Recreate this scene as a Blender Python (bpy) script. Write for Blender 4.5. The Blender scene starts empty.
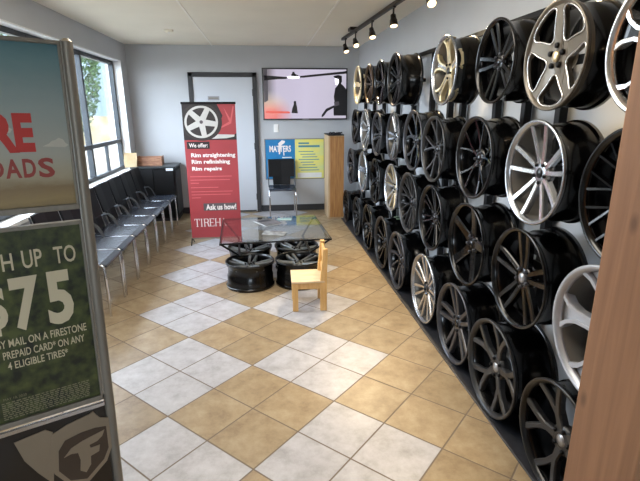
import bpy, math, random
from mathutils import Vector, Matrix
random.seed(7)
PI = math.pi
S = bpy.context.scene
COL = S.collection

# ------------------------------------------------------------------ helpers
def lin(c):
    return tuple(((v/255)/12.92 if v/255 <= .04045 else ((v/255+.055)/1.055)**2.4) for v in c)

class MB:
    """collects polygons for one mesh"""
    def __init__(self):
        self.v = []; self.f = []; self.m = []; self.s = []
    def add(self, verts, faces, mi=0, smooth=False):
        b = len(self.v); self.v += [tuple(p) for p in verts]
        for q in faces:
            self.f.append([b+i for i in q]); self.m.append(mi); self.s.append(smooth)
        return self
    def box(self, x0, x1, y0, y1, z0, z1, mi=0):
        v = [(x, y, z) for z in (z0, z1) for y in (y0, y1) for x in (x0, x1)]
        return self.add(v, [(0,2,3,1),(4,5,7,6),(0,1,5,4),(2,6,7,3),(0,4,6,2),(1,3,7,5)], mi)
    def bar(self, a, b, w, d, up=(0,0,1), mi=0):
        """rectangular bar from a to b; w across, d along 'up'"""
        a = Vector(a); b = Vector(b); t = (b-a).normalized(); s = t.cross(Vector(up)).normalized(); u = s.cross(t)
        v = []
        for p in (a, b):
            for i, j in ((-1,-1),(1,-1),(1,1),(-1,1)):
                v.append(p + s*w/2*i + u*d/2*j)
        return self.add(v, [(3,2,1,0),(4,5,6,7),(0,1,5,4),(1,2,6,5),(2,3,7,6),(3,0,4,7)], mi)
    def tube(self, pts, r, n=10, mi=0):
        pts = [Vector(p) for p in pts]; rings = []; prev = None
        rs = r if isinstance(r, (list, tuple)) else [r]*len(pts)
        for i, p in enumerate(pts):
            t = ((pts[min(i+1, len(pts)-1)]-p).normalized() + (p-pts[max(i-1, 0)]).normalized()).normalized()
            if prev is None:
                a = Vector((0,0,1)) if abs(t.z) < .9 else Vector((1,0,0))
                s = t.cross(a).normalized()
            else:
                s = (prev - t*prev.dot(t)).normalized()
            prev = s; u = t.cross(s)
            rings.append([p + (s*math.cos(k*2*PI/n)+u*math.sin(k*2*PI/n))*rs[i] for k in range(n)])
        v = [q for g in rings for q in g]; f = []
        for i in range(len(pts)-1):
            for k in range(n):
                f.append((i*n+k, i*n+(k+1)%n, (i+1)*n+(k+1)%n, (i+1)*n+k))
        self.add(v, f, mi, True)
        self.add(rings[0], [tuple(range(n))[::-1]], mi); self.add(rings[-1], [tuple(range(n))], mi)
        return self
    def lathe(self, prof, n=48, mi=0, closed=False, smooth=True, c=(0,0,0)):
        v = []; f = []; m = len(prof)
        for r, z in prof:
            for k in range(n):
                a = 2*PI*k/n; v.append((c[0]+r*math.cos(a), c[1]+r*math.sin(a), c[2]+z))
        for i in range(m if closed else m-1):
            j = (i+1) % m
            for k in range(n):
                f.append((i*n+k, i*n+(k+1)%n, j*n+(k+1)%n, j*n+k))
        return self.add(v, f, mi, smooth)
    def prism(self, poly, y0, y1, mi=0):
        """polygon in (x,z), extruded in y"""
        n = len(poly); v = [(x, y0, z) for x, z in poly] + [(x, y1, z) for x, z in poly]
        f = [tuple(range(n)), tuple(range(2*n-1, n-1, -1))] + [(i, i+n, (i+1)%n+n, (i+1)%n) for i in range(n)]
        return self.add(v, f, mi)
    def mesh(self, name, mats, fix=True):
        me = bpy.data.meshes.new(name)
        me.from_pydata(self.v, [], self.f)
        for m in (mats if isinstance(mats, (list, tuple)) else [mats]): me.materials.append(m)
        me.polygons.foreach_set('material_index', self.m); me.polygons.foreach_set('use_smooth', self.s)
        if fix:
            import bmesh
            b = bmesh.new(); b.from_mesh(me); bmesh.ops.recalc_face_normals(b, faces=b.faces); b.to_mesh(me); b.free()
        me.update(); return me
    def build(self, name, mats, parent=None, bevel=0, seg=2, angle=.6):
        o = bpy.data.objects.new(name, self.mesh(name, mats)); COL.objects.link(o)
        if parent: o.parent = parent
        if bevel:
            md = o.modifiers.new('bevel', 'BEVEL'); md.width = bevel; md.segments = seg; md.limit_method = 'ANGLE'; md.angle_limit = angle
        return o

def tag(o, label=None, cat=None, group=None, kind=None):
    if label: o['label'] = label
    if cat: o['category'] = cat
    if group: o['group'] = group
    if kind: o['kind'] = kind
    return o
def thing(name, label, cat, loc=(0,0,0), rot=(0,0,0), group=None):
    o = bpy.data.objects.new(name, None); COL.objects.link(o); o.empty_display_size = .1
    o.location = loc; o.rotation_euler = rot
    return tag(o, label, cat, group)
def struct(o): return tag(o, kind='structure')
def link_part(name, me, parent):
    o = bpy.data.objects.new(name, me); COL.objects.link(o); o.parent = parent; return o
def copy_tree(o, parent=None):
    c = o.copy(); COL.objects.link(c); c.parent = parent
    for ch in list(o.children): copy_tree(ch, c)
    return c

def mat(name, rgb, rough=.5, metal=0, coat=0, var=0, scale=8, stretch=(1,1,1), rgb2=None, bump=0, spec=.5, emit=None, estr=0, coords='Object', detail=4):
    m = bpy.data.materials.new(name); m.use_nodes = True
    nt = m.node_tree; p = nt.nodes['Principled BSDF']
    c1 = lin(rgb); c2 = lin(rgb2) if rgb2 else tuple(max(0, v*(1-var)) for v in c1)
    p.inputs['Roughness'].default_value = rough; p.inputs['Metallic'].default_value = metal
    p.inputs['Coat Weight'].default_value = coat; p.inputs['Coat Roughness'].default_value = .08
    p.inputs['Specular IOR Level'].default_value = spec
    tc = nt.nodes.new('ShaderNodeTexCoord'); mp = nt.nodes.new('ShaderNodeMapping'); nz = nt.nodes.new('ShaderNodeTexNoise')
    nt.links.new(tc.outputs[coords], mp.inputs[0]); mp.inputs['Scale'].default_value = stretch
    nt.links.new(mp.outputs[0], nz.inputs[0]); nz.inputs['Scale'].default_value = scale; nz.inputs['Detail'].default_value = detail
    rp = nt.nodes.new('ShaderNodeValToRGB'); rp.color_ramp.elements[0].position = .35; rp.color_ramp.elements[1].position = .68
    rp.color_ramp.elements[0].color = (*c2, 1); rp.color_ramp.elements[1].color = (*c1, 1)
    nt.links.new(nz.outputs[0], rp.inputs[0]); nt.links.new(rp.outputs[0], p.inputs['Base Color'])
    if bump:
        b = nt.nodes.new('ShaderNodeBump'); b.inputs['Strength'].default_value = bump; b.inputs['Distance'].default_value = .004
        nt.links.new(nz.outputs[0], b.inputs['Height']); nt.links.new(b.outputs[0], p.inputs['Normal'])
    if emit:
        p.inputs['Emission Color'].default_value = (*lin(emit), 1); p.inputs['Emission Strength'].default_value = estr
    return m

def pane_glass(name, tint, refl=.08, rough=0.0, dens=0.0):
    """thin pane: clear with a fresnel sheen; tint colours what is seen through"""
    m = bpy.data.materials.new(name); m.use_nodes = True; nt = m.node_tree; nt.nodes.clear()
    out = nt.nodes.new('ShaderNodeOutputMaterial'); tr = nt.nodes.new('ShaderNodeBsdfTransparent'); gl = nt.nodes.new('ShaderNodeBsdfGlossy')
    tr.inputs[0].default_value = (*tint, 1); gl.inputs['Roughness'].default_value = rough
    lw = nt.nodes.new('ShaderNodeLayerWeight'); lw.inputs['Blend'].default_value = .5
    pw = nt.nodes.new('ShaderNodeMath'); pw.operation = 'POWER'; pw.inputs[1].default_value = 4.5; nt.links.new(lw.outputs['Facing'], pw.inputs[0])
    ma = nt.nodes.new('ShaderNodeMath'); ma.operation = 'MULTIPLY_ADD'; ma.inputs[1].default_value = .8; ma.inputs[2].default_value = refl/2; nt.links.new(pw.outputs[0], ma.inputs[0])
    mx = nt.nodes.new('ShaderNodeMixShader')
    nt.links.new(ma.outputs[0], mx.inputs[0]); nt.links.new(tr.outputs[0], mx.inputs[1]); nt.links.new(gl.outputs[0], mx.inputs[2])
    nt.links.new(mx.outputs[0], out.inputs[0]); return m

def text_mesh(mb, s, x0, x1, z0, z1, y, mi=0, bold=0.0, shear=0, keep=False):
    """lettering of string s fitted into the box x0..x1, z0..z1 on the plane y (faces -y)"""
    cu = bpy.data.curves.new('txt', 'FONT'); cu.body = s; cu.size = 1; cu.offset = bold; cu.resolution_u = 3; cu.shear = shear
    ob = bpy.data.objects.new('txt', cu); COL.objects.link(ob)
    dg = bpy.context.evaluated_depsgraph_get(); me = bpy.data.meshes.new_from_object(ob.evaluated_get(dg))
    xs = [v.co.x for v in me.vertices]; ys = [v.co.y for v in me.vertices]
    ax, bx, ay, by = min(xs), max(xs), min(ys), max(ys)
    sx = (x1-x0)/(bx-ax); sz = (z1-z0)/(by-ay)
    mb.add([(x0+(v.co.x-ax)*sx, y, z0+(v.co.y-ay)*sz) for v in me.vertices], [tuple(p.vertices) for p in me.polygons], mi)
    bpy.data.objects.remove(ob); bpy.data.meshes.remove(me); bpy.data.curves.remove(cu)
    return mb

# ------------------------------------------------------------------ camera
F, YAW, PITCH, ROLL, H = 463.585, 0.118778, 0.275518, -0.004483, 1.6
cy, sy, cp, sp = math.cos(YAW), math.sin(YAW), math.cos(PITCH), math.sin(PITCH)
fw = Vector((sy*cp, cy*cp, -sp)); rt = Vector((cy, -sy, 0)); up = rt.cross(fw)
cr, sr = math.cos(ROLL), math.sin(ROLL)
r2 = rt*cr + up*sr; u2 = up*cr - rt*sr
cam = bpy.data.cameras.new('camera'); co = bpy.data.objects.new('camera', cam); COL.objects.link(co)
co.matrix_world = Matrix(((r2.x, u2.x, -fw.x, 0), (r2.y, u2.y, -fw.y, 0), (r2.z, u2.z, -fw.z, H), (0,0,0,1)))
cam.sensor_width = 36; cam.lens = F*36/640; cam.clip_start = .05; cam.clip_end = 200
S.camera = co

# ------------------------------------------------------------------ materials
M = {}
M['wall'] = mat('wall_paint', (186,189,193), .85, var=.04, scale=3)
M['ceiling'] = mat('ceiling_paint', (240,233,216), .9, var=.04, scale=2)
M['seam'] = mat('ceiling_strip_paint', (252,247,236), .8, var=.05)
M['white'] = mat('white_trim_paint', (226,228,230), .5, var=.04)
M['charcoal'] = mat('charcoal_trim_paint', (46,47,50), .5, var=.15)
M['window_frame'] = mat('dark_window_aluminium', (50,56,62), .4, .3, var=.15)
M['door_leaf'] = mat('pale_grey_door_paint', (196,201,208), .5, var=.03, scale=2)
M['black'] = mat('matte_black', (12,12,14), .55, var=.3, spec=.25)
M['mat_rubber'] = mat('black_rubber', (50,51,56), .45, var=.3, scale=30)
M['vinyl'] = mat('black_vinyl_window_sheen', (44,50,62), .26, var=.2, scale=20, coat=0, spec=.9)  # black seats, colour lifted bluish to stand in for the window's reflection
M['vinyl_back'] = mat('matte_black_vinyl', (11,12,16), .55, var=.2, scale=20, spec=.25)
M['chrome_dull'] = mat('satin_chrome', (92,95,100), .4, 1, var=.05)
M['chrome'] = mat('polished_chrome', (215,215,218), .18, 1, var=.05)
M['alum'] = mat('brushed_aluminium', (134,128,117), .5, .5, var=.12, stretch=(8,8,1))
M['alum_light'] = mat('bright_aluminium', (206,202,194), .25, 1, var=.1)
M['oak'] = mat('oak_veneer', (186,137,84), .4, rgb2=(158,110,62), scale=5, stretch=(9,9,.8), coat=.15)
M['oak_edge'] = mat('pale_oak_edge', (196,172,140), .5, rgb2=(172,146,112), scale=5, stretch=(9,9,.8))
M['pine'] = mat('light_pine', (226,184,120), .45, rgb2=(206,160,96), scale=6, stretch=(6,6,1.2), coat=.1)
M['pine_seat'] = mat('pale_pine_seat', (232,208,172), .45, rgb2=(220,190,148), scale=6, stretch=(1,8,1), coat=.1)
M['crate'] = mat('woven_crate_wood', (172,128,100), .7, rgb2=(124,86,66), scale=14, stretch=(1,1,5))
M['kraft'] = mat('kraft_paper', (226,205,168), .8, rgb2=(204,180,140), scale=6)
M['paper'] = mat('white_paper', (230,232,232), .5, var=.05)
M['grey_paper'] = mat('grey_print', (120,118,120), .4, var=.5, scale=18)
M['plate'] = mat('grey_sign_plate', (150,152,155), .4, var=.1)
M['b_gloss'] = mat('gloss_black_paint', (5,5,6), .2, coat=.25, var=.2, spec=.3)
M['b_barrel'] = mat('satin_black_barrel', (6,6,7), .22, coat=.2, var=.25, spec=.3)
M['b_satin'] = mat('satin_black_paint', (12,12,14), .3, coat=.2, var=.2, spec=.35)
M['gun'] = mat('gunmetal_paint', (70,71,76), .36, .6, coat=.1, var=.12)
M['dgun'] = mat('dark_graphite_paint', (50,50,51), .4, .4, coat=.1, var=.12)
M['table_grey'] = mat('grey_wheel_paint', (118,121,122), .38, .5, var=.1)
M['inner_silver'] = mat('silver_inner_barrel', (126,122,115), .42, .6, var=.1)
M['silver'] = mat('silver_wheel_paint', (176,179,184), .27, .9, var=.08, coat=.1)
M['bright'] = mat('white_silver_paint', (186,189,196), .38, .4, coat=.3, var=.05)
M['taupe'] = mat('taupe_wheel_paint', (104,96,84), .38, .55, var=.08, coat=.2)
M['bronze'] = mat('bronze_wheel_paint', (96,78,58), .33, .8, var=.1, coat=.2)
M['machined'] = mat('machined_alloy', (214,213,211), .22, .9, var=.04)
M['warm_lit_silver'] = mat('warm_lit_silver_paint', (214,198,160), .3, .75, var=.08, coat=.2)  # silver paint, its colour warmed to stand in for warm light and reflections
M['logo'] = mat('grey_cap_badge', (176,178,182), .3, .8, var=.3, scale=60)
M['sticker'] = mat('paper_sticker', (214,216,220), .5, var=.06)
M['green_sticker'] = mat('pale_green_sticker', (150,178,140), .5, var=.1)
M['red'] = mat('banner_red_print', (166,62,68), .5, var=.08, scale=4)  # red muted so the colour carries the haze over the banner
M['dark_print'] = mat('banner_dark_print', (40,32,34), .5, var=.2)
M['grey_print'] = mat('banner_grey_print', (92,84,88), .5, var=.1)
M['tyre_print'] = mat('banner_tyre_print', (56,50,48), .5, var=.3, scale=12)
M['rim_print'] = mat('banner_rim_print', (206,204,200), .5, var=.1)
M['white_print'] = mat('white_print', (240,232,230), .5, var=.03)
M['pink_print'] = mat('pale_red_print', (205,96,100), .5, var=.05)
M['blue_print'] = mat('poster_blue_print', (22,132,186), .4, rgb2=(14,112,170), scale=3)
M['yellow_print'] = mat('poster_yellow_print', (236,226,110), .4, rgb2=(214,222,150), scale=3, stretch=(1,1,3))
M['teal_print'] = mat('poster_teal_print', (70,140,160), .5, var=.1)
M['cream_print'] = mat('cream_lettering_print', (196,184,154), .5, var=.04)
M['red_print'] = mat('red_lettering_print', (188,50,42), .5, var=.06)
M['dkred_print'] = mat('muted_red_print', (150,62,54), .5, var=.06)
M['fine_print'] = mat('faded_fine_print', (128,124,98), .5, var=.1)
M['panel_dark'] = mat('dark_display_panel', (20,16,14), .3, coat=.4, var=.2)
M['panel_silver'] = mat('silver_panel_print', (150,138,120), .35, .5, var=.15, scale=4)
M['brown_print'] = mat('brown_emblem_print', (66,52,40), .4, var=.15)
M['bezel'] = mat('black_bezel', (12,12,14), .3, var=.2)
M['bulb'] = mat('warm_lamp_lens', (255,240,215), .3, emit=(255,222,170), estr=3)
M['head'] = mat('dark_bronze_lamp', (52,46,40), .4, .5, var=.2)
M['switch'] = mat('white_switch_plastic', (232,232,230), .4, var=.02)
M['window_glass'] = pane_glass('window_glass', (.95,.97,.97))
M['table_glass'] = pane_glass('smoked_table_glass', (.86,.88,.89), refl=.18, rough=.04)

def wood_post():
    m = bpy.data.materials.new('rough_sawn_timber'); m.use_nodes = True; nt = m.node_tree; p = nt.nodes['Principled BSDF']
    tc = nt.nodes.new('ShaderNodeTexCoord'); mp = nt.nodes.new('ShaderNodeMapping'); mp.inputs['Scale'].default_value = (14,14,.7)
    nz = nt.nodes.new('ShaderNodeTexNoise'); nz.inputs['Scale'].default_value = 2.4; nz.inputs['Detail'].default_value = 6; nz.inputs['Distortion'].default_value = .6
    rp = nt.nodes.new('ShaderNodeValToRGB'); e = rp.color_ramp.elements
    e[0].position = .28; e[0].color = (*lin((134,95,67)), 1); e[1].position = .75; e[1].color = (*lin((159,116,84)), 1)
    nt.links.new(tc.outputs['Object'], mp.inputs[0]); nt.links.new(mp.outputs[0], nz.inputs[0]); nt.links.new(nz.outputs[0], rp.inputs[0])
    # knots
    mp2 = nt.nodes.new('ShaderNodeMapping'); mp2.inputs['Scale'].default_value = (9,9,4.5); vo = nt.nodes.new('ShaderNodeTexVoronoi'); vo.inputs['Scale'].default_value = 1.0
    nt.links.new(tc.outputs['Object'], mp2.inputs[0]); nt.links.new(mp2.outputs[0], vo.inputs[0])
    kr = nt.nodes.new('ShaderNodeValToRGB'); kr.color_ramp.elements[0].position = .05; kr.color_ramp.elements[0].color = (.42,.42,.42,1); kr.color_ramp.elements[1].position = .16; kr.color_ramp.elements[1].color = (1,1,1,1)
    nt.links.new(vo.outputs['Distance'], kr.inputs[0])
    mx = nt.nodes.new('ShaderNodeMix'); mx.data_type = 'RGBA'; mx.blend_type = 'MULTIPLY'; mx.inputs[0].default_value = .7
    nt.links.new(rp.outputs[0], mx.inputs[6]); nt.links.new(kr.outputs[0], mx.inputs[7]); nt.links.new(mx.outputs[2], p.inputs['Base Color'])
    p.inputs['Roughness'].default_value = .6
    b = nt.nodes.new('ShaderNodeBump'); b.inputs['Strength'].default_value = .25; b.inputs['Distance'].default_value = .003
    nt.links.new(nz.outputs[0], b.inputs['Height']); nt.links.new(b.outputs[0], p.inputs['Normal'])
    return m
M['post'] = wood_post()

def tile_floor():
    m = bpy.data.materials.new('diagonal_ceramic_tile'); m.use_nodes = True; nt = m.node_tree; N = nt.nodes; Lk = nt.links.new; p = N['Principled BSDF']
    s, rot, ox, oy = 0.32404, 0.76153, -0.56900, 2.24717
    def mth(op, a, b=None, c=None):
        n = N.new('ShaderNodeMath'); n.operation = op
        for i, v in enumerate((a, b, c)):
            if v is None: continue
            if isinstance(v, (int, float)): n.inputs[i].default_value = v
            else: Lk(v, n.inputs[i])
        return n.outputs[0]
    tc = N.new('ShaderNodeTexCoord'); sx = N.new('ShaderNodeSeparateXYZ'); Lk(tc.outputs['Object'], sx.inputs[0])
    x = mth('SUBTRACT', sx.outputs[0], ox); y = mth('SUBTRACT', sx.outputs[1], oy)
    sn, cs = math.sin(rot)/s, math.cos(rot)/s
    u = mth('ADD', mth('MULTIPLY', x, sn), mth('MULTIPLY', y, cs))
    v = mth('SUBTRACT', mth('MULTIPLY', x, cs), mth('MULTIPLY', y, sn))
    def edge(a):
        f = mth('FRACT', a); return mth('MINIMUM', f, mth('SUBTRACT', 1.0, f))
    e = mth('MINIMUM', edge(u), edge(v))
    gr = N.new('ShaderNodeMapRange'); gr.inputs['From Min'].default_value = .008; gr.inputs['From Max'].default_value = .016; Lk(e, gr.inputs['Value'])
    bu = mth('FLOOR', mth('MULTIPLY', u, .5)); bv = mth('FLOOR', mth('MULTIPLY', v, .5))
    odd = mth('FLOORED_MODULO', mth('ADD', bu, bv), 2.0)
    uc = mth('ADD', mth('MULTIPLY', bu, 2.0), 1.0); vc = mth('ADD', mth('MULTIPLY', bv, 2.0), 1.0)
    xc = mth('ADD', mth('ADD', mth('MULTIPLY', uc, s*math.sin(rot)), mth('MULTIPLY', vc, s*math.cos(rot))), ox)
    inn = mth('MULTIPLY', mth('GREATER_THAN', xc, -1.0), mth('LESS_THAN', xc, .85))
    white = mth('MULTIPLY', odd, inn)
    cv = N.new('ShaderNodeCombineXYZ'); Lk(mth('FLOOR', u), cv.inputs[0]); Lk(mth('FLOOR', v), cv.inputs[1])
    wn = N.new('ShaderNodeTexWhiteNoise'); wn.noise_dimensions = '3D'; Lk(cv.outputs[0], wn.inputs[0])
    # shifted noise per tile
    ad = N.new('ShaderNodeVectorMath'); ad.operation = 'MULTIPLY_ADD'; Lk(wn.outputs['Color'], ad.inputs[0]); ad.inputs[1].default_value = (20,20,20); Lk(tc.outputs['Object'], ad.inputs[2])
    nz = N.new('ShaderNodeTexNoise'); nz.inputs['Scale'].default_value = 9; nz.inputs['Detail'].default_value = 9; nz.inputs['Roughness'].default_value = .72; Lk(ad.outputs[0], nz.inputs[0])
    def ramp(a, b, c):
        r = N.new('ShaderNodeValToRGB'); q = r.color_ramp.elements; q[0].position = .3; q[0].color = (*lin(a), 1); q[1].position = .72; q[1].color = (*lin(c), 1)
        k = q.new(.5); k.color = (*lin(b), 1); Lk(nz.outputs[0], r.inputs[0]); return r.outputs[0]
    tan = ramp((134,114,88), (159,139,109), (178,161,132)); wht = ramp((152,150,152), (176,175,179), (194,194,198))
    br = N.new('ShaderNodeMix'); br.data_type = 'RGBA'; br.blend_type = 'MULTIPLY'; br.inputs[0].default_value = 1
    vr = N.new('ShaderNodeMapRange'); vr.inputs['To Min'].default_value = .82; vr.inputs['To Max'].default_value = 1.05; Lk(wn.outputs['Value'], vr.inputs['Value'])
    cb = N.new('ShaderNodeCombineColor'); [Lk(vr.outputs[0], cb.inputs[i]) for i in range(3)]
    Lk(tan, br.inputs[6]); Lk(cb.outputs[0], br.inputs[7])
    mx = N.new('ShaderNodeMix'); mx.data_type = 'RGBA'; Lk(white, mx.inputs[0]); Lk(br.outputs[2], mx.inputs[6]); Lk(wht, mx.inputs[7])
    g = N.new('ShaderNodeMix'); g.data_type = 'RGBA'; Lk(gr.outputs[0], g.inputs[0]); g.inputs[6].default_value = (*lin((112,98,84)), 1); Lk(mx.outputs[2], g.inputs[7])
    Lk(g.outputs[2], p.inputs['Base Color'])
    rr = N.new('ShaderNodeMapRange'); rr.inputs['To Min'].default_value = .7; rr.inputs['To Max'].default_value = .36; Lk(gr.outputs[0], rr.inputs['Value']); Lk(rr.outputs[0], p.inputs['Roughness'])
    b = N.new('ShaderNodeBump'); b.inputs['Strength'].default_value = .5; b.inputs['Distance'].default_value = .002; Lk(gr.outputs[0], b.inputs['Height']); Lk(b.outputs[0], p.inputs['Normal'])
    return m
M['floor'] = tile_floor()

def ramp_mat(name, axis, stops, noise=.0, nscale=6, rough=.35, emit=0, coat=.2):
    """printed picture: colour bands along one object axis, broken up by noise"""
    m = bpy.data.materials.new(name); m.use_nodes = True; nt = m.node_tree; p = nt.nodes['Principled BSDF']
    tc = nt.nodes.new('ShaderNodeTexCoord'); sp_ = nt.nodes.new('ShaderNodeSeparateXYZ'); nt.links.new(tc.outputs['Object'], sp_.inputs[0])
    mp = nt.nodes.new('ShaderNodeMapping'); mp.inputs['Scale'].default_value = (1,1,2.5); nt.links.new(tc.outputs['Object'], mp.inputs[0])
    nz = nt.nodes.new('ShaderNodeTexNoise'); nz.inputs['Scale'].default_value = nscale; nz.inputs['Detail'].default_value = 8; nz.inputs['Roughness'].default_value = .65; nt.links.new(mp.outputs[0], nz.inputs[0])
    a = nt.nodes.new('ShaderNodeMath'); a.operation = 'MULTIPLY_ADD'; nt.links.new(nz.outputs[0], a.inputs[0]); a.inputs[1].default_value = noise; nt.links.new(sp_.outputs[axis], a.inputs[2])
    lo, hi = stops[0][0], stops[-1][0]
    mr = nt.nodes.new('ShaderNodeMapRange'); mr.inputs['From Min'].default_value = lo+noise/2; mr.inputs['From Max'].default_value = hi+noise/2; nt.links.new(a.outputs[0], mr.inputs['Value'])
    rp = nt.nodes.new('ShaderNodeValToRGB'); q = rp.color_ramp.elements
    while len(q) > 1: q.remove(q[-1])
    q[0].position = 0; q[0].color = (*lin(stops[0][1]), 1)
    for z, c in stops[1:]:
        k = q.new((z-lo)/(hi-lo)); k.color = (*lin(c), 1)
    nt.links.new(mr.outputs[0], rp.inputs[0]); nt.links.new(rp.outputs[0], p.inputs['Base Color'])
    p.inputs['Roughness'].default_value = rough; p.inputs['Coat Weight'].default_value = coat
    if emit:
        nt.links.new(rp.outputs[0], p.inputs['Emission Color']); p.inputs['Emission Strength'].default_value = emit
        p.inputs['Base Color'].default_value = (0,0,0,1); nt.links.remove(p.inputs['Base Color'].links[0])
    return m

# ------------------------------------------------------------------ room shell
XL, XR, YB, YF, ZC = -1.94, 1.51, 7.5, -3.0, 2.52
struct(MB().box(XL-.2, XR+.2, YF-.2, YB+.2, -.12, 0).build('floor', M['floor']))
struct(MB().box(XL-.2, XR+.2, YF-.2, YB+.2, ZC, ZC+.12).build('ceiling', M['ceiling']))
struct(MB().box(XL-.2, XR+.2, YB, YB+.2, 0, ZC).build('wall_back', M['wall']))
struct(MB().box(XR, XR+.2, YF, YB, 0, ZC).build('wall_right', M['wall']))
# left wall with a long window opening
WY0, WY1, WZ0, WZ1 = 3.45, 7.2, .76, 2.27
w = MB().box(XL-.2, XL, YF, WY0, 0, ZC).box(XL-.2, XL, WY1, YB, 0, ZC).box(XL-.2, XL, WY0, WY1, 0, WZ0).box(XL-.2, XL, WY0, WY1, WZ1, ZC)
struct(w.build('wall_left', M['wall']))
# front wall behind the viewer with a shop window
FX0, FX1, FZ0, FZ1 = -1.0, .6, .9, 2.1
w = MB().box(XL-.2, FX0, YF-.2, YF, 0, ZC).box(FX1, XR+.2, YF-.2, YF, 0, ZC).box(FX0, FX1, YF-.2, YF, 0, FZ0).box(FX0, FX1, YF-.2, YF, FZ1, ZC)
struct(w.build('wall_front', M['wall']))
for i, x in enumerate((-.70, .705)):
    struct(MB().box(x-.009, x+.009, YF, YB, ZC-.004, ZC+.001).build('trim_%d' % (i+1), M['seam']))
# white jamb lining of the window
j = MB().box(XL-.2, XL+.004, WY1-.012, WY1, WZ0, WZ1).box(XL-.2, XL+.004, WY0, WY0+.012, WZ0, WZ1).box(XL-.2, XL+.004, WY0, WY1, WZ1-.012, WZ1).box(XL-.2, XL+.03, WY0, WY1, WZ0-.02, WZ0+.012)
struct(j.build('trim_3', M['white']))
# window: dark aluminium frame, three bays, transom
wt = struct(thing('window_1', None, None))
XFr = -2.07
f = MB(); yy = [WY0+.03, 4.72, 5.95, WY1-.03]
for y in yy: f.box(XFr-.03, XFr+.03, y-.028, y+.028, WZ0+.012, WZ1-.012)
for z in (WZ0+.035, 1.175, WZ1-.035): f.box(XFr-.028, XFr+.028, WY0+.02, WY1-.02, z-.024, z+.024)
for a, b in zip(yy[:-1], yy[1:]): f.box(XFr-.02, XFr+.02, (a+b)/2-.015, (a+b)/2+.015, WZ0+.03, 1.17)
f.build('window_frame', M['window_frame'], wt)
for a, b in zip(yy[:-1], yy[1:]):
    MB().box(XFr-.003, XFr+.003, a, b, WZ0+.03, WZ1-.03).build('window_pane', M['window_glass'], wt)
wt = struct(thing('window_2', None, None))
f = MB()
for x in (FX0+.03, -.2, FX1-.03): f.box(x-.03, x+.03, YF-.13, YF-.07, FZ0, FZ1)
for z in (FZ0+.03, FZ1-.03): f.box(FX0, FX1, YF-.13, YF-.07, z-.03, z+.03)
f.build('window_frame', M['window_frame'], wt)
MB().box(FX0, FX1, YF-.103, YF-.097, FZ0, FZ1).build('window_pane', M['window_glass'], wt)
# baseboards
struct(MB().box(-.062, XR, YB-.014, YB, 0, .1).build('baseboard_back', M['charcoal'], bevel=.003))
struct(MB().box(XL, -1.085, YB-.014, YB, 0, .1).build('baseboard_corner', M['charcoal'], bevel=.003))
struct(MB().box(XL, XL+.014, YF, YB-.02, 0, .1).build('baseboard_left', M['charcoal'], bevel=.003))
# door
d = struct(thing('door_1', None, None))
f = MB().box(-1.08, -1.015, YB-.035, YB+.01, 0, 2.14).box(-.13, -.065, YB-.035, YB+.01, 0, 2.14).box(-1.08, -.065, YB-.035, YB+.01, 2.075, 2.14)
f.build('door_frame', M['charcoal'], d, bevel=.004)
MB().box(-1.014, -.131, YB-.02, YB+.005, .006, 2.074).build('door_leaf', M['door_leaf'], d, bevel=.002)
MB().box(-1.0, -.145, YB-.024, YB-.018, .01, .03).build('door_sweep', M['charcoal'], d)
h = MB(); h.tube([(-.955, YB-.018, 1.0), (-.955, YB-.07, 1.0)], .012); h.lathe([(0,.03),(.024,.024),(.03,0),(.024,-.024),(0,-.03)], 16, c=(-.955, YB-.08, 1.0)); h.build('door_handle', M['chrome'], d)
for z in (.25, 1.05, 1.85): MB().tube([(-.132, YB-.028, z-.05), (-.132, YB-.028, z+.05)], .007).build('hinge', M['charcoal'], d)
t = thing('door_sign', 'small grey name plate high on the pale door', 'sign', (-.72, YB-.021, 1.77))
MB().box(-.085, .085, -.006, 0, -.03, .03).build('plate', M['plate'], t, bevel=.002)
MB().box(-.07, .07, -.008, -.006, -.008, .010).build('text_strip', M['alum'], t)
t = thing('light_switch', 'white switch plate on the back wall below the television', 'switch', (.21, YB, 1.32))
MB().box(-.036, .036, -.008, 0, -.06, .06).build('plate', M['switch'], t, bevel=.004)
MB().box(-.012, .012, -.013, -.008, -.022, .022).build('rocker', M['switch'], t, bevel=.002)

t = thing('smoke_detector', 'small round white detector on the ceiling near the window', 'detector', (-1.07, 6.18, ZC))
MB().lathe([(0,-.03),(.035,-.03),(.05,-.018),(.055,0),(0,0)], 28).build('housing', M['ceiling'], t)
MB().lathe([(0,-.034),(.012,-.034),(.014,-.03),(0,-.03)], 16).build('sensor', M['white'], t)

# ------------------------------------------------------------------ outside
tag(MB().box(-40, 30, -40, 60, -.4, -.2).build('ground', mat('grey_concrete_lot', (112,108,100), .9, var=.15, scale=2)), kind='structure')
b = thing('building', 'pale clad building seen through the window', 'building', (-13, 27, -.2))
MB().box(-8, 8, 0, 8, 0, 7).build('wall', mat('pale_cladding', (104,116,120), .9, rgb2=(84,98,104), scale=2.2, stretch=(3,3,.05), spec=0), b)
MB().box(-8.2, 8.2, -.2, 8.2, 7, 7.3).build('roof', M['white'], b)
MB().box(-8, 8, -.06, 0, 0, 1.5).build('cream_base', mat('cream_block_base', (150,138,112), .9, rgb2=(112,102,80), scale=1.4, spec=0), b)
for x in (1.0, 3.2, 5.4): MB().box(x, x+1.0, -.03, 0, 2.2, 4.2).build('window', mat('dark_far_glass', (84,100,112), .2), b)
tr = thing('tree', 'leafy green tree seen through the upper window panes', 'tree', (-6.1, 15.5, -.2))
MB().tube([(0,0,0),(.05,0,1.2),(-.05,.1,2.6),(0,.1,3.6)], [.16,.13,.11,.07]).build('trunk', mat('grey_bark', (96,82,68), .9, var=.3), tr)
lf = MB()
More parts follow.
